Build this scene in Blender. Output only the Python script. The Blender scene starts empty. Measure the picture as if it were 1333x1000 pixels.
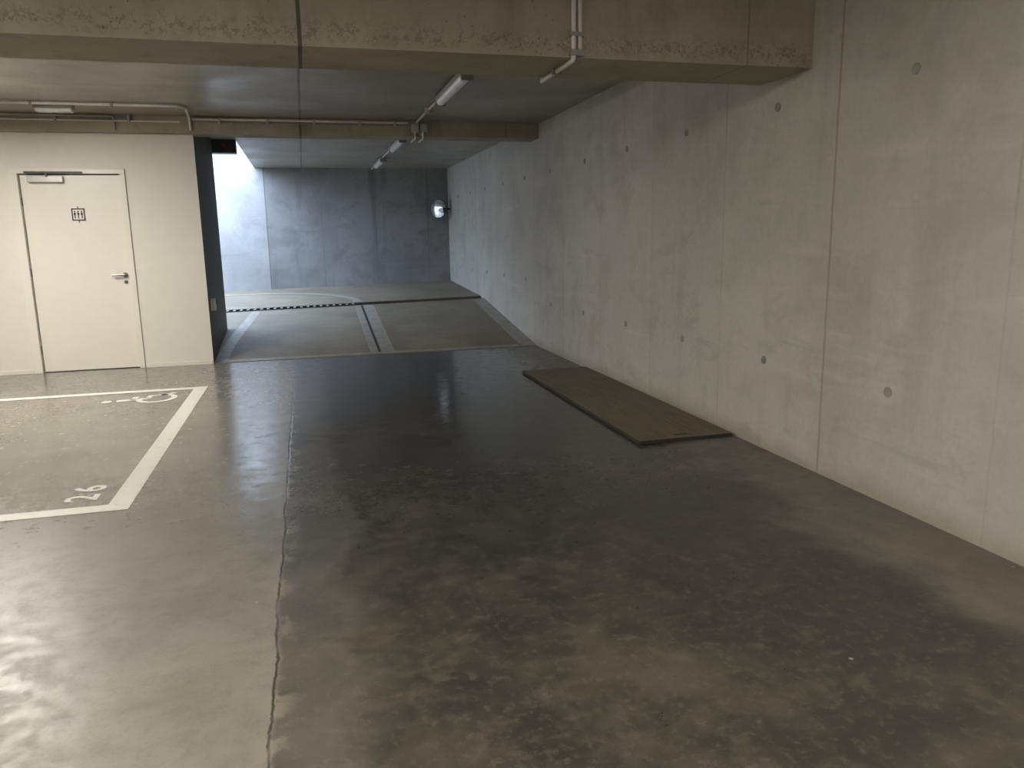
import bpy, math, bmesh, random
from mathutils import Vector, Matrix
random.seed(3)
S=bpy.context.scene
S.view_settings.view_transform='Standard'
# ------------------------------------------------------------------ helpers
class NT:
    def __init__(s,name):
        s.m=bpy.data.materials.new(name);s.m.use_nodes=True
        s.t=s.m.node_tree;s.b=s.t.nodes['Principled BSDF']
        s.geo=s.t.nodes.new('ShaderNodeNewGeometry')
        s.pos=s.geo.outputs['Position']
        sx=s.t.nodes.new('ShaderNodeSeparateXYZ');s.t.links.new(s.pos,sx.inputs[0])
        s.x,s.y,s.z=sx.outputs
    def set(s,inp,v):
        if isinstance(v,bpy.types.NodeSocket): s.t.links.new(v,inp)
        else: inp.default_value=v
    def math(s,op,a,b=0.0,c=0.0,clamp=False):
        n=s.t.nodes.new('ShaderNodeMath');n.operation=op;n.use_clamp=clamp
        s.set(n.inputs[0],a);s.set(n.inputs[1],b);s.set(n.inputs[2],c)
        return n.outputs[0]
    def scale(s,v):
        n=s.t.nodes.new('ShaderNodeVectorMath');n.operation='MULTIPLY'
        s.t.links.new(s.pos,n.inputs[0]);n.inputs[1].default_value=v
        return n.outputs[0]
    def noise(s,sc,det=5,rough=.55,vec=None,dist=0):
        n=s.t.nodes.new('ShaderNodeTexNoise');s.t.links.new(vec or s.pos,n.inputs['Vector'])
        n.inputs['Scale'].default_value=sc;n.inputs['Detail'].default_value=det
        n.inputs['Roughness'].default_value=rough;n.inputs['Distortion'].default_value=dist
        return n.outputs['Fac']
    def voro(s,sc,vec=None,feat='F1'):
        n=s.t.nodes.new('ShaderNodeTexVoronoi');n.feature=feat
        s.t.links.new(vec or s.pos,n.inputs['Vector']);n.inputs['Scale'].default_value=sc
        return n.outputs['Distance'],n.outputs['Color']
    def rng(s,v,a,b,c=0.0,d=1.0,smooth=True):
        n=s.t.nodes.new('ShaderNodeMapRange');n.clamp=True
        if smooth:n.interpolation_type='SMOOTHSTEP'
        s.set(n.inputs[0],v)
        for i,q in enumerate((a,b,c,d)): n.inputs[i+1].default_value=q
        return n.outputs[0]
    def mix(s,f,a,b,mode='MIX'):
        n=s.t.nodes.new('ShaderNodeMix');n.data_type='RGBA';n.blend_type=mode
        s.set(n.inputs[0],f)
        for i,q in ((6,a),(7,b)):
            if isinstance(q,bpy.types.NodeSocket): s.t.links.new(q,n.inputs[i])
            elif isinstance(q,(int,float)): n.inputs[i].default_value=(q,q,q,1)
            else: n.inputs[i].default_value=(*q,1)
        return n.outputs[2]
    def bump(s,h,strength=.3,dist=.01):
        n=s.t.nodes.new('ShaderNodeBump');n.inputs['Strength'].default_value=strength
        n.inputs['Distance'].default_value=dist;s.t.links.new(h,n.inputs['Height'])
        s.t.links.new(n.outputs[0],s.b.inputs['Normal'])
    def out(s,col=None,rough=None,metal=None,spec=None):
        if col is not None:
            if isinstance(col,tuple):s.b.inputs['Base Color'].default_value=(*col,1)
            else:s.set(s.b.inputs['Base Color'],col)
        if rough is not None:s.set(s.b.inputs['Roughness'],rough)
        if metal is not None:s.b.inputs['Metallic'].default_value=metal
        if spec is not None:s.b.inputs['Specular IOR Level'].default_value=spec
        return s.m
def simple(name,c,r=.5,metal=0,var=.06):
    n=NT(name);f=n.noise(9,3)
    c2=tuple(q*(1-var*2) for q in c)
    return n.out(n.mix(n.rng(f,.3,.7),c2,c),r,metal)

def obj(name,bm,mats,parent=None,smooth=False):
    me=bpy.data.meshes.new(name);bm.normal_update();bm.to_mesh(me);bm.free()
    for m in (mats if isinstance(mats,(list,tuple)) else [mats]): me.materials.append(m)
    if smooth:
        for p in me.polygons:p.use_smooth=True
    o=bpy.data.objects.new(name,me);S.collection.objects.link(o)
    if parent:o.parent=parent
    return o
def empty(name):
    e=bpy.data.objects.new(name,None);S.collection.objects.link(e);e.empty_display_size=.1;return e
def abox(bm,x0,x1,y0,y1,z0,z1,bev=0,mi=0):
    r=bmesh.ops.create_cube(bm,size=1)
    vs=r['verts']
    for v in vs:
        v.co=Vector(((x0+x1)/2+v.co.x*(x1-x0),(y0+y1)/2+v.co.y*(y1-y0),(z0+z1)/2+v.co.z*(z1-z0)))
    fs={f for v in vs for f in v.link_faces}
    for f in fs:f.material_index=mi
    if bev:
        es=list({e for v in vs for e in v.link_edges})
        bmesh.ops.bevel(bm,geom=es,offset=bev,segments=2,affect='EDGES',profile=.6)
def box(name,b,mat,parent=None,bev=0):
    bm=bmesh.new();abox(bm,*b,bev=bev);return obj(name,bm,mat,parent)
def tube(name,pts,r,mat,parent=None,seg=12,bevjoin=True):
    cu=bpy.data.curves.new(name,'CURVE');cu.dimensions='3D';cu.bevel_depth=r;cu.bevel_resolution=3;cu.use_fill_caps=True
    P=[Vector(p) for p in pts];Q=[P[0]]
    for i in range(1,len(P)-1):
        a,b,c=P[i-1],P[i],P[i+1];d=min(.05,(a-b).length*.4,(c-b).length*.4)
        p0=b+(a-b).normalized()*d;p1=b+(c-b).normalized()*d
        for k in range(6):
            t=k/5;Q.append((1-t)**2*p0+2*t*(1-t)*b+t*t*p1)
    Q.append(P[-1])
    sp=cu.splines.new('POLY');sp.points.add(len(Q)-1)
    for i,q in enumerate(Q):sp.points[i].co=(*q,1)
    o=bpy.data.objects.new(name,cu);S.collection.objects.link(o)
    dg=bpy.context.evaluated_depsgraph_get();me=bpy.data.meshes.new_from_object(o.evaluated_get(dg))
    bpy.data.objects.remove(o);me.materials.clear();me.materials.append(mat)
    for p in me.polygons:p.use_smooth=True
    o=bpy.data.objects.new(name,me);S.collection.objects.link(o)
    if parent:o.parent=parent
    return o
def cyl(bm,c,r,d,axis='Z',seg=24,mi=0):
    R={'Z':Matrix.Identity(3),'X':Matrix.Rotation(math.pi/2,3,'Y'),'Y':Matrix.Rotation(math.pi/2,3,'X')}[axis]
    M=Matrix.Translation(c)@R.to_4x4()
    q=bmesh.ops.create_cone(bm,cap_ends=True,segments=seg,radius1=r,radius2=r,depth=d,matrix=M)
    for f in {f for v in q['verts'] for f in v.link_faces}:f.material_index=mi
def ribbon(bm,pts,w,zf,th=.003,closed=False):
    """flat strip following 2D pts, lying on height function zf"""
    n=len(pts);L=[];Rr=[]
    for i in range(n):
        a=Vector(pts[max(i-1,0)] if not closed else pts[i-1]);b=Vector(pts[min(i+1,n-1)] if not closed else pts[(i+1)%n])
        t=(b-a).normalized();nn=Vector((-t.y,t.x));c=Vector(pts[i])
        for lst,s in ((L,1),(Rr,-1)):
            q=c+nn*w/2*s;lst.append(bm.verts.new((q.x,q.y,zf(q.x,q.y)+th)))
    for i in range(n if closed else n-1):
        j=(i+1)%n
        f=bm.faces.new((Rr[i],Rr[j],L[j],L[i]))
def subdiv(p0,p1,n):return [(p0[0]+(p1[0]-p0[0])*i/n,p0[1]+(p1[1]-p0[1])*i/n) for i in range(n+1)]

# ------------------------------------------------------------------ key dimensions (metres)
XR=2.83;YB=15.5;ZC=2.73
# ------------------------------------------------------------------ materials
def concrete(name,light,dark,axis='y',joint0=None,pitch=1.155,jcol=(.30,.24,.19),blotch=(.36,.33,.27),rough=.75,streak=.35,pores=1,tintr=(.95,1.03),base=0,jl=.42):
    n=NT(name)
    big=n.noise(.55,5,.6,dist=.4);mid=n.noise(2.6,7,.65,dist=.3);fine=n.noise(38,3,.7)
    stre=n.noise(1.6,5,.6,n.scale((2.2,2.2,.25)))
    c=n.mix(n.rng(big,.32,.68),dark,light)
    c=n.mix(n.math('MULTIPLY',n.rng(mid,.46,.68),.65),c,blotch)
    c=n.mix(n.math('MULTIPLY',n.rng(stre,.52,.75),streak),c,tuple(q*.72 for q in dark))
    c=n.mix(n.math('MULTIPLY',n.rng(fine,.35,.75),.18),c,tuple(q*.6 for q in dark))
    hz=n.noise(1.2,4,.6,n.scale((.6,.6,5)))
    c=n.mix(n.math('MULTIPLY',n.rng(hz,.56,.72),.28),c,tuple(min(1,q*1.2) for q in light))
    smear=n.noise(1.7,6,.65,n.scale((.7,.7,2.6)),dist=.6)
    c=n.mix(n.math('MULTIPLY',n.rng(smear,.56,.70),.38),c,tuple(q*.75 for q in dark))
    # bug holes
    d,cc=n.voro(34)
    sep=n.t.nodes.new('ShaderNodeSeparateColor');n.t.links.new(cc,sep.inputs[0])
    gate=n.math('MULTIPLY',n.math('GREATER_THAN',sep.outputs[0],.78),n.rng(n.noise(.9,2),.48,.62))
    gate=n.math('MULTIPLY',gate,n.rng(n.z,.5,1.9,1,.35))
    hole=n.math('MULTIPLY',n.math('MULTIPLY',n.rng(d,.10,.19,1,0),gate),pores)
    c=n.mix(n.math('MULTIPLY',hole,.65),c,(.10,.09,.07))
    if base:
        zb=n.math('ADD',n.z,n.math('MULTIPLY',n.math('SUBTRACT',mid,.5),.35))
        c=n.mix(n.math('MULTIPLY',n.rng(zb,.0,.14,1,0),.5),c,(.24,.195,.13))
    h=n.math('SUBTRACT',n.math('ADD',n.math('MULTIPLY',mid,.5),n.math('MULTIPLY',fine,.12)),n.math('MULTIPLY',hole,.5))
    if joint0 is not None:
        u=n.y if axis=='y' else n.x
        w=n.math('MULTIPLY',n.math('SUBTRACT',n.noise(7,2),.5),.012)
        q=n.math('ADD',n.math('DIVIDE',n.math('SUBTRACT',n.math('ADD',u,w),joint0),pitch),.5)
        fr=n.math('MULTIPLY',n.math('ABSOLUTE',n.math('SUBTRACT',n.math('FRACT',q),.5)),pitch)
        wn=n.t.nodes.new('ShaderNodeTexWhiteNoise');wn.noise_dimensions='1D'
        n.t.links.new(n.math('FLOOR',n.math('SUBTRACT',q,.5)),wn.inputs['W'])
        tint=n.rng(wn.outputs[0],0,1,tintr[0],tintr[1],False)
        c=n.mix(1.0,c,tint,'MULTIPLY')
        line=n.rng(fr,.003,.009,1,0);soft=n.rng(fr,.01,.10,1,0)
        line=n.math('MULTIPLY',line,n.rng(n.noise(1.1,4,.7),.38,.6,.35,1))
        if axis=='y' and base:   # the casting joint nearest the beam is the strongest one
            main=n.rng(n.math('ABSOLUTE',n.math('SUBTRACT',n.math('ADD',u,w),joint0)),.005,.013,.55,0)
            c=n.mix(main,c,jcol)
        c=n.mix(n.math('MULTIPLY',soft,.14),c,dark)
        c=n.mix(n.math('MULTIPLY',line,jl),c,jcol)
        h=n.math('SUBTRACT',h,n.math('MULTIPLY',line,.3))
    n.bump(h,.35,.012)
    return n.out(c,rough,spec=.35)
M_wallR=concrete('concrete_wall_right',(.53,.508,.46),(.435,.415,.372),'y',3.74,1.155,blotch=(.385,.36,.30),jcol=(.28,.19,.14),base=1,jl=.36,tintr=(.96,1.03))
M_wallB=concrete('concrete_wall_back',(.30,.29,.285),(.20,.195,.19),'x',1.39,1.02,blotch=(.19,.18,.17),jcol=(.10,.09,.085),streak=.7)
M_wallS=concrete('concrete_wall_ramp_daylit',(.42,.41,.40),(.30,.29,.285),'x',-.65,1.6,blotch=(.29,.28,.27),jcol=(.2,.2,.2),streak=.6)  # daylight contrast put into the colour: lighter here, darker on the back wall
M_wallO=concrete('concrete_wall_plain',(.50,.48,.45),(.42,.40,.37),'y',0,1.3,pores=0)
def beam_mat():
    n=NT('concrete_beam')
    c=n.mix(n.rng(n.noise(1.2,5,.6,dist=.4),.3,.7),(.31,.283,.218),(.41,.376,.298))
    c=n.mix(n.math('MULTIPLY',n.rng(n.noise(1.4,5,.6,n.scale((2,2,.4))),.5,.75),.6),c,(.20,.18,.135))
    c=n.mix(n.math('MULTIPLY',n.rng(n.noise(7,6,.7),.5,.7),.3),c,(.20,.18,.14))
    zz=n.math('ADD',n.z,n.math('MULTIPLY',n.noise(9,4,.7),.12))
    band=n.math('MULTIPLY',n.rng(zz,2.36,2.42,0,1),n.rng(zz,2.42,2.52,1,0))
    sp=n.rng(n.noise(45,3,.7),.48,.6)
    c=n.mix(n.math('MULTIPLY',n.math('MULTIPLY',band,sp),.45),c,(.09,.08,.07))
    ln=n.rng(n.math('ABSOLUTE',n.math('SUBTRACT',n.x,.045)),.006,.013,1,0)
    ln2=n.rng(n.math('ABSOLUTE',n.math('SUBTRACT',n.x,2.42)),.003,.008,1,0)
    c=n.mix(n.math('MULTIPLY',ln,.85),c,(.06,.055,.05));c=n.mix(n.math('MULTIPLY',ln2,.5),c,(.12,.11,.09))
    d,cc=n.voro(30);hole=n.math('MULTIPLY',n.rng(d,.1,.18,1,0),n.rng(n.noise(2,2),.5,.6))
    c=n.mix(n.math('MULTIPLY',hole,.6),c,(.08,.07,.06))
    n.bump(n.math('SUBTRACT',n.noise(30,4),n.math('ADD',n.math('MULTIPLY',hole,.4),ln)),.4,.008)
    return n.out(c,.75,spec=.3)
M_beam=beam_mat()
def ceil_mat():
    n=NT('concrete_ceiling')
    c=n.mix(n.rng(n.noise(.8,5,.6,dist=.5),.3,.7),(.27,.252,.218),(.37,.346,.30))
    c=n.mix(n.math('MULTIPLY',n.rng(n.noise(14,3,.7),.5,.75),.3),c,(.18,.17,.145))
    ln=n.rng(n.math('ABSOLUTE',n.math('SUBTRACT',n.x,.05)),.008,.014,1,0)
    for yy in (6.0,7.6,13.1):
        l=n.rng(n.math('ABSOLUTE',n.math('SUBTRACT',n.y,yy)),.004,.012,.35,0);ln=n.math('MAXIMUM',ln,l)
    c=n.mix(n.math('MULTIPLY',ln,.8),c,(.06,.055,.05))
    n.bump(n.math('SUBTRACT',n.noise(3,5),ln),.2,.01)
    return n.out(c,n.rng(n.noise(2,3),.3,.7,.30,.5),spec=.5)
M_ceil=ceil_mat()
def floor_mat():
    n=NT('power_floated_floor')
    mid=n.noise(1.5,9,.68,dist=.25);fine=n.noise(9,7,.75);grit=n.noise(70,3,.7)
    big=n.noise(.5,4,.55,dist=.3)
    wob=n.math('ADD',n.math('MULTIPLY',n.math('SUBTRACT',n.noise(2.3,4,.7),.5),.05),n.math('MULTIPLY',n.math('SUBTRACT',n.noise(22,3,.7),.5),.018))
    u=n.math('ADD',n.math('ADD',n.x,.185),wob)
    m5=n.math('SUBTRACT',mid,.5)
    lane=n.rng(n.math('ADD',u,n.math('MULTIPLY',m5,1.1)),.0,.40)
    lane=n.math('MAXIMUM',lane,n.math('MULTIPLY',n.rng(u,-.01,.02),.70))
    redge=n.rng(n.math('ADD',n.x,n.math('MULTIPLY',m5,1.0)),2.12,2.60,1,0)
    lane=n.math('MULTIPLY',lane,redge)
    base=n.mix(n.rng(mid,.3,.7),(.165,.152,.128),(.24,.223,.19))
    base=n.mix(n.math('MULTIPLY',n.rng(fine,.45,.7),.4),base,(.13,.118,.098))
    # wall-side strip is browner and dirtier
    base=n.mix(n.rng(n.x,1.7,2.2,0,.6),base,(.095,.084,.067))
    st=n.math('ADD',n.math('MULTIPLY',mid,.6),n.math('MULTIPLY',big,.4))
    dark=n.mix(n.rng(st,.44,.64),(.025,.0225,.019),(.070,.061,.046))
    dark=n.mix(n.math('MULTIPLY',n.rng(fine,.48,.66),.5),dark,(.098,.086,.065))
    dark=n.mix(n.math('MULTIPLY',n.rng(n.noise(4,7,.72,dist=.2),.48,.62),.65),dark,(.022,.020,.017))
    dark=n.mix(n.math('MULTIPLY',n.rng(n.noise(24,5,.75),.52,.66),.5),dark,(.115,.101,.077))
    # fine straight scuffs left by trowel / tyres
    sc=n.noise(1,5,.7,n.scale((26,1.6,1)),dist=.3)
    dark=n.mix(n.math('MULTIPLY',n.rng(sc,.60,.72),.25),dark,(.14,.125,.10))
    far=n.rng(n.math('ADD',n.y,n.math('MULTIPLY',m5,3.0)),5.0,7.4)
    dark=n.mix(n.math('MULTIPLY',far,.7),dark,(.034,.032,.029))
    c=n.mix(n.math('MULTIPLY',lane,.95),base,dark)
    c=n.mix(n.math('MULTIPLY',n.rng(grit,.5,.75),.25),c,(.05,.045,.038))
    d,cc=n.voro(5);spk=n.rng(d,.03,.045,1,0)
    sep=n.t.nodes.new('ShaderNodeSeparateColor');n.t.links.new(cc,sep.inputs[0])
    spk=n.math('MULTIPLY',spk,n.math('GREATER_THAN',sep.outputs[1],.86))
    c=n.mix(n.math('MULTIPLY',spk,.7),c,(.36,.35,.32))
    au=n.math('ABSOLUTE',u)
    spall=n.math('MULTIPLY',n.rng(au,.01,.085,1,0),n.rng(n.noise(6,4,.7),.48,.6))
    c=n.mix(n.math('MULTIPLY',spall,.6),c,(.24,.215,.165))
    crack=n.rng(au,.002,.007,1,0)
    crack=n.math('MULTIPLY',crack,n.rng(n.noise(4,3),.35,.5,.25,1))
    c=n.mix(n.math('MULTIPLY',crack,.9),c,(.025,.022,.018))
    gr=n.math('ADD',n.math('MULTIPLY',n.noise(6,5,.6),.35),n.math('MULTIPLY',n.noise(60,3,.7),.07))
    hh=n.math('SUBTRACT',gr,n.math('ADD',crack,n.math('MULTIPLY',spall,.25)))
    n.bump(hh,.16,.01)
    r=n.math('ADD',n.rng(fine,.3,.7,.32,.50),n.math('MULTIPLY',lane,-.05))
    r=n.math('SUBTRACT',r,n.math('MULTIPLY',n.rng(n.y,3.0,5.5),.20))
    r=n.math('ADD',r,n.math('MULTIPLY',n.rng(n.x,2.1,2.6),.2))
    return n.out(c,r,spec=.6)
M_floor=floor_mat()
def ramp_mat():
    n=NT('brushed_ramp_concrete')
    c=n.mix(n.rng(n.noise(1.5,5,.65),.3,.7),(.165,.139,.10),(.24,.207,.153))
    br=n.noise(2,3,.5,n.scale((1.2,22,1)))
    c=n.mix(n.math('MULTIPLY',n.rng(br,.4,.7),.35),c,(.12,.10,.07))
    n.bump(br,.4,.01)
    return n.out(c,.65)
M_ramp=ramp_mat()
M_strip=simple('trowelled_strip',(.31,.285,.24),.5,var=.15)
M_white=simple('painted_plaster',(.73,.70,.635),.55,var=.015)
M_door=simple('door_paint',(.76,.73,.66),.35,var=.01)
M_side=simple('shaded_side_grey',(.095,.095,.093),.6,var=.1)  # shade on the stairwell side is put into this dark grey
def paint():
    n=NT('road_paint')
    c=n.mix(n.rng(n.noise(14,5,.7),.54,.76),(.74,.72,.65),(.48,.45,.39))
    return n.out(c,.5)
M_paint=paint()
M_pvc=simple('pvc_conduit',(.66,.64,.58),.4)
M_grey=simple('grey_plastic',(.30,.29,.27),.5)
M_steel=simple('brushed_steel',(.45,.44,.42),.3,1)
M_grate=simple('galvanised_grate',(.24,.24,.23),.5,.2)
M_black=simple('black_plastic',(.02,.02,.02),.6)
M_lampoff=simple('lamp_diffuser_off',(.85,.85,.84),.25)
M_darksteel=simple('dark_steel',(.05,.052,.055),.5)
M_red=simple('red_plastic',(.5,.03,.03),.4)
M_patch=simple('tie_hole_mortar',(.32,.30,.27),.8,var=.2)
def ply():
    n=NT('weathered_plywood')
    g=n.noise(3,6,.65,n.scale((9,.8,1)),dist=.5)
    c=n.mix(n.rng(g,.3,.7),(.085,.070,.045),(.145,.122,.082))
    c=n.mix(n.math('MULTIPLY',n.rng(n.noise(1.8,5,.6),.45,.7),.5),c,(.18,.155,.11))
    n.bump(g,.3,.004);return n.out(c,.6)
M_ply=ply()
def emit(name,col,st):
    n=NT(name);n.b.inputs['Emission Color'].default_value=(*col,1);n.b.inputs['Emission Strength'].default_value=st
    return n.out((.8,.8,.8),.4)
M_lampon=emit('lamp_diffuser_lit',(1,.95,.865),70)
M_mirror=simple('mirror_glass',(.9,.92,.95),.04,1,0)

# ------------------------------------------------------------------ floor + ramp
def zr(x,y):
    """height of ramp"""
    if y<=9.42:return 0
    tgt=.345+.018*(x+1.04)
    if y<12.6:
        t=(y-9.42)/3.18;z=tgt*t
    else:
        z=tgt+(y-12.6)/2.9*.125
    if x<-1.6:z+=(-1.6-x)*.13
    return z
CY0,CY1=12.45,12.70
bm=bmesh.new();abox(bm,-9,XR,-5,9.42,-.2,0);abox(bm,-9,-1.1,9.42,11.3,-.2,0)
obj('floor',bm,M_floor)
bm=bmesh.new()
def grid(bm,x0,x1,nx,y0,y1,ny,zf,dz=0):
    V=[[bm.verts.new((x0+(x1-x0)*i/nx,y0+(y1-y0)*j/ny,zf(x0+(x1-x0)*i/nx,y0+(y1-y0)*j/ny)+dz)) for i in range(nx+1)] for j in range(ny+1)]
    for j in range(ny):
        for i in range(nx):bm.faces.new((V[j][i],V[j][i+1],V[j+1][i+1],V[j+1][i]))
grid(bm,-1.1,XR,20,9.42,11.3,10,zr);grid(bm,-7,XR,50,11.3,CY0,8,zr);grid(bm,-7,XR,50,CY1,YB,12,zr)
for yy in (CY0,CY1):
    pr=None
    for i in range(51):
        x=-7+(XR+7)*i/50;a=bm.verts.new((x,yy,zr(x,yy)));b=bm.verts.new((x,yy,zr(x,yy)-.2))
        if pr:bm.faces.new((pr[0],a,b,pr[1]))
        pr=(a,b)
obj('floor_ramp',bm,M_ramp)
bm=bmesh.new()
ribbon(bm,subdiv((.76,9.45),(.76,CY0-.02),20),.10,zr);ribbon(bm,subdiv((.93,9.45),(.93,CY0-.02),20),.16,zr)
ribbon(bm,subdiv((2.72,9.45),(2.72,CY0-.02),20),.2,zr)
ribbon(bm,[(-1.02+.25*math.sin(t*math.pi/1.0*.5)*t,9.5+2.9*t) for t in [i/16 for i in range(17)]],.14,zr)
arc=[(-1.2+2.0*math.sin(a),12.78+2.0*math.cos(a)-0.0) for a in [math.radians(90-i*6) for i in range(16)]]
ribbon(bm,arc,.16,zr)
ribbon(bm,subdiv((-6.5,14.78),(-1.2,14.78),20),.16,zr)
ribbon(bm,subdiv((-1.0,9.5),(2.6,9.5),20),.1,zr)
obj('trim_1',bm,M_strip)
bm=bmesh.new();ribbon(bm,subdiv((.825,9.45),(.825,CY0-.02),20),.03,zr,.002);obj('trim_2',bm,M_black)
# drain channel
dr=empty('drain_channel')
bm=bmesh.new();ribbon(bm,subdiv((-7,12.575),(XR,12.575),50),.26,lambda x,y:zr(x,12.5)-.10,0);obj('trough',bm,M_black,dr)
bm=bmesh.new()
x=-3
while x<.8:
    ribbon(bm,[(x,12.47),(x,12.68)],.04,lambda x,y:zr(x,12.6)+.001,0);x+=.10
obj('grate',bm,M_grate,dr)
bm=bmesh.new()
for yy in (12.46,12.69):ribbon(bm,subdiv((-3,yy),(XR,yy),40),.02,lambda x,y:zr(x,y)+.004,0)
ribbon(bm,subdiv((.8,12.575),(XR,12.575),20),.19,lambda x,y:zr(x,12.57)-.03,0)
obj('cover_plate',bm,M_darksteel,dr)

# ------------------------------------------------------------------ walls / ceiling / beams
bm=bmesh.new();abox(bm,XR,XR+.3,-5,YB+.3,-.2,ZC+.3)
for i in range(-6,11):
    yy=3.2+i*1.125
    for zz in (.585,2.14):
        if yy>9 and zz<1:zz+=.25
        if 8.9<yy<9.8 and zz>2:continue
        cyl(bm,(XR,yy+random.uniform(-.03,.03),zz),.027,.008,'X',20,mi=1)
obj('wall_right',bm,[M_wallR,M_patch])
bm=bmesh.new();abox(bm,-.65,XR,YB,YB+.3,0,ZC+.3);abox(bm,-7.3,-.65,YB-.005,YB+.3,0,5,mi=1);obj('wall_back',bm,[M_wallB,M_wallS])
bm=bmesh.new();abox(bm,-9.3,-9,-5,11.3,-.2,ZC);obj('wall_left',bm,M_wallO)
bm=bmesh.new();abox(bm,-9.3,XR,-5.3,-5,-.2,ZC);obj('wall_rear',bm,M_wallO)
bm=bmesh.new();abox(bm,-7.3,-7,11.3,YB,0,5);obj('wall_ramp_side',bm,M_wallO)
bm=bmesh.new();abox(bm,-9.3,XR,-5.3,11.45,ZC,ZC+.3);abox(bm,-.8,XR,11.45,YB,ZC,ZC+.3);obj('ceiling',bm,M_ceil)
box('ceiling_beam',(-9,XR,3.99,4.5,2.30,ZC),M_beam)
box('ceiling_beam',(-9,XR,9.28,9.62,2.555,ZC),M_beam)
db=empty('roller_gate_beam')
box('casing',(-7,-.8,11.3,11.5,2.56,ZC),M_darksteel,db)
bm=bmesh.new()
for xx in (-.95,-1.15):cyl(bm,(xx,11.29,2.66),.025,.03,'Y')
obj('signal_lens',bm,M_red,db)
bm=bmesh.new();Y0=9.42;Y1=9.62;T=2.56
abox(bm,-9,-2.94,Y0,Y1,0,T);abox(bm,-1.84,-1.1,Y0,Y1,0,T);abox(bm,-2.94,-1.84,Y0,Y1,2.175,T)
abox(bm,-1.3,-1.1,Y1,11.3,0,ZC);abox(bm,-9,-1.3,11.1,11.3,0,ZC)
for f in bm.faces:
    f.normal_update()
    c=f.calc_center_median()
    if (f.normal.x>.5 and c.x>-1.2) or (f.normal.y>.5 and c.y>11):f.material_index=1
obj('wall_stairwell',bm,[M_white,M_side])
bm=bmesh.new();abox(bm,-1.82,-1.11,9.408,9.42,.0,.045,bev=.003);abox(bm,-9,-2.96,9.408,9.42,.0,.045,bev=.003);obj('baseboard_front',bm,M_white)

# ------------------------------------------------------------------ door
D=empty('door_1')
bm=bmesh.new()
abox(bm,-2.95,-2.87,9.40,9.60,0,2.135,bev=.004);abox(bm,-1.885,-1.83,9.40,9.60,0,2.135,bev=.004);abox(bm,-2.95,-1.83,9.40,9.60,2.135,2.185,bev=.004)
obj('frame',bm,M_door,D)
box('leaf',(-2.862,-1.894,9.455,9.495,.008,2.125),M_door,D,bev=.003)
bm=bmesh.new();abox(bm,-2.78,-2.44,9.40,9.455,2.045,2.115,bev=.008);obj('closer_body',bm,simple('closer_silver',(.55,.54,.52),.35,.3),D)
bm=bmesh.new();abox(bm,-2.80,-2.24,9.385,9.405,2.137,2.157,bev=.003);abox(bm,-2.60,-2.58,9.39,9.42,2.10,2.15);obj('closer_rail',bm,M_darksteel,D)
bm=bmesh.new();cyl(bm,(-1.94,9.448,1.05),.027,.014,'Y');cyl(bm,(-1.94,9.43,1.05),.010,.05,'Y')
abox(bm,-2.07,-1.93,9.398,9.414,1.04,1.06,bev=.006);cyl(bm,(-1.94,9.45,.97),.02,.01,'Y');obj('handle',bm,simple('handle_steel',(.22,.215,.2),.3,.9),D)
bm=bmesh.new()
for zz in (.25,1.1,1.85):cyl(bm,(-2.872,9.447,zz),.009,.09,'Z')
obj('hinges',bm,simple('hinge_steel',(.2,.2,.19),.4,.8),D)
bm=bmesh.new();cx,cz=-2.34,1.71;yy=9.450
abox(bm,cx-.07,cx+.07,yy,9.4545,cz-.07,cz+.07)
sg=empty('elevator_sign');obj('plate',bm,simple('sign_white',(.8,.78,.72),.4),sg)
bm=bmesh.new()
def sb(x0,x1,z0,z1):abox(bm,cx+x0,cx+x1,yy-.002,yy+.001,cz+z0,cz+z1)
sb(-.065,.065,.053,.065);sb(-.065,.065,-.065,-.053);sb(-.065,-.053,-.065,.065);sb(.053,.065,-.065,.065)
for ox in (-.034,0,.034):
    sb(ox-.009,ox+.009,-.005,.022);sb(ox-.006,ox-.001,-.042,-.005);sb(ox+.001,ox+.006,-.042,-.005)
    cyl(bm,(cx+ox,yy-.0005,cz+.033),.008,.003,'Y',12)
sb(-.004,.004,.065,.088);sb(-.004,.004,-.088,-.065)
obj('pictogram',bm,M_black,sg)
so=empty('wall_socket')
M_sock=simple('socket_white',(.85,.84,.80),.4)
box('housing',(-1.1,-1.05,9.60,9.69,.60,.74),M_sock,so,bev=.006)
box('cover',(-1.052,-1.042,9.61,9.68,.61,.67),M_sock,so,bev=.003)

# ------------------------------------------------------------------ bay markings
z0=lambda x,y:0
bm=bmesh.new()
def rect(x0,x1,y0,y1):
    v=[bm.verts.new((a,b,.002)) for a,b in((x0,y0),(x1,y0),(x1,y1),(x0,y1))];bm.faces.new(v)
rect(-1.12,-1.0,4.31,7.94);rect(-6.2,-1.12,7.83,7.94);rect(-6.2,-1.12,4.31,4.42)
obj('parking_bay_marking',bm,M_paint)
def text(name,s,loc,rot,size,mat):
    cu=bpy.data.curves.new(name,'FONT');cu.body=s;cu.size=size;cu.align_x='CENTER';cu.align_y='CENTER';cu.space_character=1.45;cu.offset=.005
    o=bpy.data.objects.new(name,cu);S.collection.objects.link(o)
    dg=bpy.context.evaluated_depsgraph_get();me=bpy.data.meshes.new_from_object(o.evaluated_get(dg));bpy.data.objects.remove(o)
    me.transform(Matrix.Translation(loc)@Matrix.Rotation(rot,4,'Z'));me.materials.clear();me.materials.append(mat)
    o=bpy.data.objects.new(name,me);S.collection.objects.link(o);return o
text('bay_number_marking','26',(-1.28,4.67,.002),math.pi/2,.235,M_paint)
bm=bmesh.new();O=(-1.50,7.50)
def L(u,v):return (O[0]-v,O[1]+u*1.15)
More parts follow.
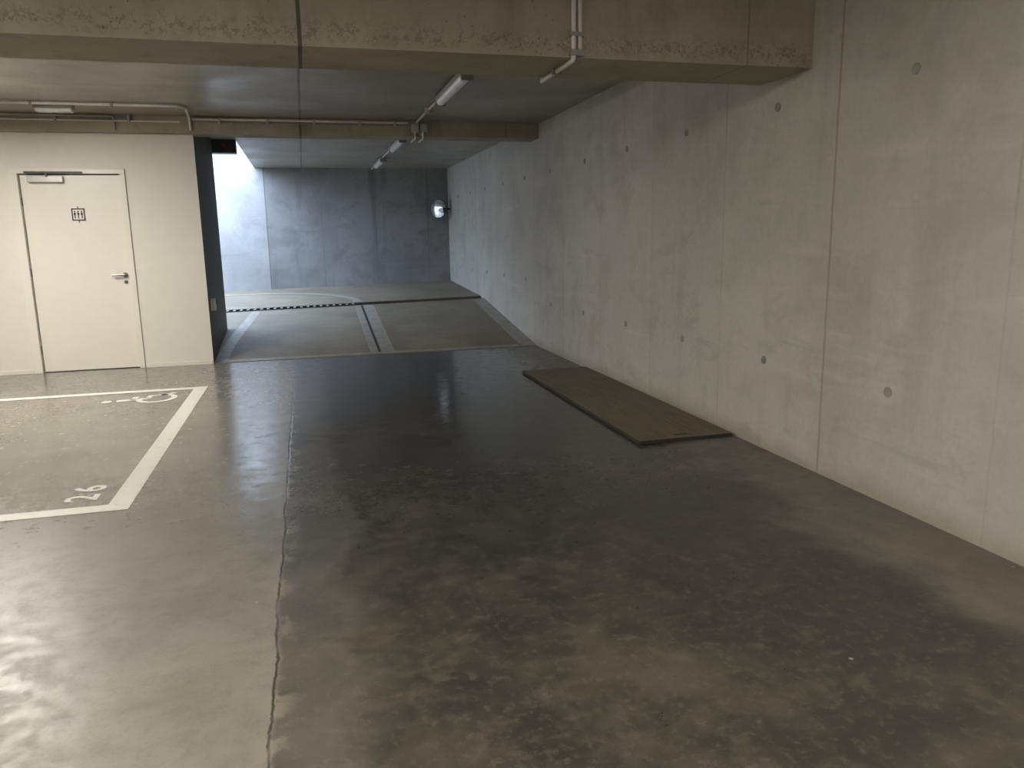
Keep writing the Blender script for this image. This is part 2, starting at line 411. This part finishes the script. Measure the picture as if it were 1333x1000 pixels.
def rb(pts,w):ribbon(bm,[L(*p) for p in pts],w,z0,.002)
rb([(.0+.15*math.cos(a)-.02,-.11+.15*math.sin(a)) for a in [math.radians(100+i*15) for i in range(18)]],.05)
rb([(-.04,.22),(-.03,.10),(-.01,-.04)],.075);rb([(-.02,-.03),(.10,-.04),(.13,-.18),(.18,-.24)],.055);rb([(-.03,.09),(.09,.08)],.05)
rb([(-.05+.02*math.cos(a),.30+.02*math.sin(a)) for a in [math.radians(i*30) for i in range(13)]],.05)
obj('wheelchair_symbol_marking',bm,M_paint)

# ------------------------------------------------------------------ plywood board
bm=bmesh.new()
xs=[2.10,2.40,2.50,2.80];ys=[4.63,4.70,4.725,7.58]
def P3(x,y,z):
    return (x+(.01 if y>6 else 0),y,z)
for zt,rev in ((.026,False),(.002,True)):
    for i in range(3):
        for j in range(3):
            if i==1 and j==1:continue
            q=[bm.verts.new(P3(a,b,zt)) for a,b in((xs[i],ys[j]),(xs[i+1],ys[j]),(xs[i+1],ys[j+1]),(xs[i],ys[j+1]))]
            bm.faces.new(q[::-1] if rev else q)
def side(a,b):
    bm.faces.new([bm.verts.new(P3(*p)) for p in((a[0],a[1],.002),(b[0],b[1],.002),(b[0],b[1],.026),(a[0],a[1],.026))]).material_index=1
for a,b in (((2.1,4.63),(2.8,4.63)),((2.8,4.63),(2.8,7.58)),((2.8,7.58),(2.1,7.58)),((2.1,7.58),(2.1,4.63)),((2.4,4.725),(2.5,4.725)),((2.5,4.725),(2.5,4.70)),((2.5,4.70),(2.4,4.70)),((2.4,4.70),(2.4,4.725))):side(a,b)
bmesh.ops.remove_doubles(bm,verts=bm.verts,dist=.0005)
obj('plywood_board',bm,[M_ply,simple('ply_edge',(.035,.03,.022),.8)])

# ------------------------------------------------------------------ lamps
def lamp(cx,y0,y1,on,power=0,z=ZC):
    e=empty('fluorescent_lamp')
    bm=bmesh.new();abox(bm,cx-.05,cx+.05,y0,y1,z-.055,z-.012,bev=.008);abox(bm,cx-.03,cx+.03,y0+.2,y0+.24,z-.014,z);abox(bm,cx-.03,cx+.03,y1-.24,y1-.2,z-.014,z)
    obj('housing',bm,M_grey,e)
    bm=bmesh.new()
    n=10;ring=[]
    for yy,s in ((y0+.01,.9),(y0+.03,1),(y1-.03,1),(y1-.01,.9)):
        ring.append([bm.verts.new((cx+.045*s*math.cos(math.pi*k/n),yy,z-.054-.045*s*math.sin(math.pi*k/n))) for k in range(n+1)])
    for a,b in zip(ring,ring[1:]):
        for k in range(n):bm.faces.new((a[k],b[k],b[k+1],a[k+1]))
    bm.faces.new(ring[0]);bm.faces.new(ring[-1][::-1])
    obj('diffuser',bm,M_lampon if on else M_lampoff,e,smooth=False)
    bm=bmesh.new()
    for yy in (y0,y1):abox(bm,cx-.052,cx+.052,yy-.01,yy+.015,z-.10,z-.012,bev=.01)
    obj('end_caps',bm,M_grey,e)
    if on:
        ld=bpy.data.lights.new('tube_light','AREA');ld.shape='RECTANGLE';ld.size=.1;ld.size_y=y1-y0;ld.energy=power;ld.color=(1,.95,.865)
        lo=bpy.data.objects.new('tube_light',ld);S.collection.objects.link(lo);lo.location=(cx,(y0+y1)/2,z-.115);lo.parent=e
lamp(1.35,6.37,7.63,False);lamp(1.35,10.55,11.8,False);lamp(1.35,13.2,14.45,False)
lamp(-2.75,6.5,7.76,True,95);lamp(-3.4,1.2,2.46,True,110);lamp(.3,.3,1.56,True,65);lamp(.5,-4,-2.74,True,85);lamp(-6.8,4,5.26,True,115)

# ------------------------------------------------------------------ conduits
c1=empty('electrical_conduit')
tube('vertical_pipe_a',[(1.405,3.975,2.73),(1.405,3.975,2.285),(1.405,4.03,2.285),(1.405,4.53,2.285)],.013,M_pvc,c1)
tube('vertical_pipe_b',[(1.44,3.975,2.73),(1.44,3.975,2.32)],.011,M_pvc,c1)
tube('rear_pipe',[(1.405,4.50,2.285),(1.405,4.52,2.285),(1.405,4.52,2.70),(1.37,6.37,2.705)],.011,M_pvc,c1)
bm=bmesh.new();abox(bm,1.385,1.46,3.96,3.99,2.40,2.42,bev=.002);abox(bm,1.385,1.46,3.96,3.99,2.60,2.62,bev=.002);abox(bm,1.385,1.46,3.955,4.0,2.305,2.335,bev=.003);abox(bm,1.38,1.43,4.25,4.275,2.27,2.30)
obj('clips',bm,M_grey,c1)
c2=empty('electrical_conduit')
tube('lamp_feed',[(1.35,7.6,2.71),(1.35,9.26,2.71),(1.35,9.26,2.60)],.013,M_pvc,c2)
tube('beam_run',[(-1.1,9.255,2.70),(1.25,9.255,2.70)],.014,M_pvc,c2)
tube('beam_run_low',[(-1.05,9.262,2.665),(1.25,9.262,2.675)],.008,M_grey,c2)
tube('back_run',[(1.35,9.65,2.71),(1.35,15.45,2.71)],.013,M_pvc,c2)
tube('loop_a',[(1.33,9.262,2.60),(1.33,9.255,2.53),(1.33,9.66,2.53),(1.33,9.66,2.70)],.011,M_pvc,c2)
tube('loop_b',[(1.42,9.262,2.60),(1.42,9.255,2.53),(1.42,9.66,2.53),(1.42,9.66,2.70)],.011,M_pvc,c2)
bm=bmesh.new();abox(bm,1.29,1.37,9.22,9.28,2.60,2.69,bev=.006);abox(bm,1.39,1.47,9.22,9.28,2.60,2.69,bev=.006)
for xx in (-.8,-.3,.2,.7,1.1):abox(bm,xx-.012,xx+.012,9.235,9.28,2.655,2.715,bev=.003)
cyl(bm,(1.35,8.35,2.70),.045,.06,'Z')
obj('junction_box',bm,simple('box_grey',(.45,.44,.41),.5),c2)
c3=empty('electrical_conduit')
tube('ceiling_run',[(-8.9,8.5,2.71),(-1.12,8.5,2.71),(-1.05,8.6,2.71),(-1.1,9.25,2.70),(-1.1,9.262,2.58)],.014,M_pvc,c3)
tube('second_run',[(-8.9,9.2,2.705),(-1.85,9.2,2.705),(-1.85,9.262,2.68),(-1.85,9.262,2.57)],.012,M_grey,c3)
tube('third_run',[(-8.9,9.25,2.665),(-1.2,9.25,2.665)],.009,M_pvc,c3)
bm=bmesh.new()
for xx in [-8+.7*i for i in range(10)]:abox(bm,xx-.012,xx+.012,8.48,8.52,2.69,2.73,bev=.002);abox(bm,xx-.012,xx+.012,9.22,9.28,2.65,2.73,bev=.002)
obj('clips',bm,M_grey,c3)
el=empty('emergency_light')
box('body',(-2.42,-2.08,8.62,8.74,2.685,2.73),M_grey,el,bev=.006);box('lens',(-2.41,-2.09,8.63,8.73,2.655,2.687),M_lampoff,el,bev=.01)
# ------------------------------------------------------------------ convex mirror on right wall
mr=empty('convex_mirror')
bm=bmesh.new();R=.155
N=24;rings=[]
for j in range(7):
    a=j/6;rr=R*a;d=.03*(1-a*a)
    rings.append([(rr*math.cos(2*math.pi*k/N),rr*math.sin(2*math.pi*k/N),d) for k in range(N)] if j else [(0,0,d)])
vs=[[bm.verts.new(p) for p in r] for r in rings]
for k in range(N):bm.faces.new((vs[0][0],vs[1][k],vs[1][(k+1)%N]))
for j in range(1,6):
    for k in range(N):bm.faces.new((vs[j][k],vs[j+1][k],vs[j+1][(k+1)%N],vs[j][(k+1)%N]))
q=Vector((-1.0,-1.08,.04)).to_track_quat('Z','Y');MM=Matrix.Translation((2.58,15.22,1.95))@Matrix.Scale(1.1,4)@q.to_matrix().to_4x4()
bm.transform(MM);obj('glass',bm,M_mirror,mr,smooth=True)
bm=bmesh.new();bmesh.ops.create_cone(bm,cap_ends=True,segments=N,radius1=.15,radius2=.167,depth=.03,matrix=Matrix.Translation((0,0,-.017)));bm.transform(MM);obj('back_shell',bm,M_darksteel,mr)
tube('bracket',[(2.62,15.27,1.95),(2.70,15.35,1.95),(2.83,15.35,1.95)],.018,M_darksteel,mr)

# ------------------------------------------------------------------ daylight
w=bpy.data.worlds.new('sky');S.world=w;w.use_nodes=True
bg=w.node_tree.nodes['Background'];bg.inputs[0].default_value=(.59,.75,1,1);bg.inputs[1].default_value=15
ld=bpy.data.lights.new('sky_portal','AREA');ld.shape='RECTANGLE';ld.size=6.2;ld.size_y=4.0;ld.cycles.is_portal=True
lo=bpy.data.objects.new('sky_portal',ld);S.collection.objects.link(lo);lo.location=(-3.9,13.5,3.04)
# ------------------------------------------------------------------ recentre origins
def bbc(objs):
    P=[o.matrix_world@v.co for o in objs for v in o.data.vertices]
    return Vector([(min(p[i] for p in P)+max(p[i] for p in P))/2 for i in range(3)])
bpy.context.view_layer.update()
for o in list(S.objects):
    if o.parent: continue
    if o.type=='EMPTY':
        ch=[c for c in o.children if c.type=='MESH'];c=bbc(ch)
        o.location=c
        for k in o.children:
            if k.type=='MESH':
                k.data.transform(Matrix.Translation(-c))
            else:k.location-=c
    elif o.type=='MESH':
        c=bbc([o]);o.data.transform(Matrix.Translation(-c));o.location=c
# ------------------------------------------------------------------ camera
th=math.radians(10.9);ps=math.radians(14.75);ro=math.radians(1.0)
F=Vector((math.sin(ps)*math.cos(th),math.cos(ps)*math.cos(th),-math.sin(th)))
Rt=Vector((math.cos(ps),-math.sin(ps),0));U=Rt.cross(F)
R2=Rt*math.cos(ro)-U*math.sin(ro);U2=U*math.cos(ro)+Rt*math.sin(ro)
cam=bpy.data.cameras.new('camera');co=bpy.data.objects.new('camera',cam);S.collection.objects.link(co)
m=Matrix((R2,U2,-F)).transposed().to_4x4();m.translation=(0,0,1.4);co.matrix_world=m
cam.sensor_width=36;cam.lens=36*1000/1333;cam.clip_start=.05
S.camera=co
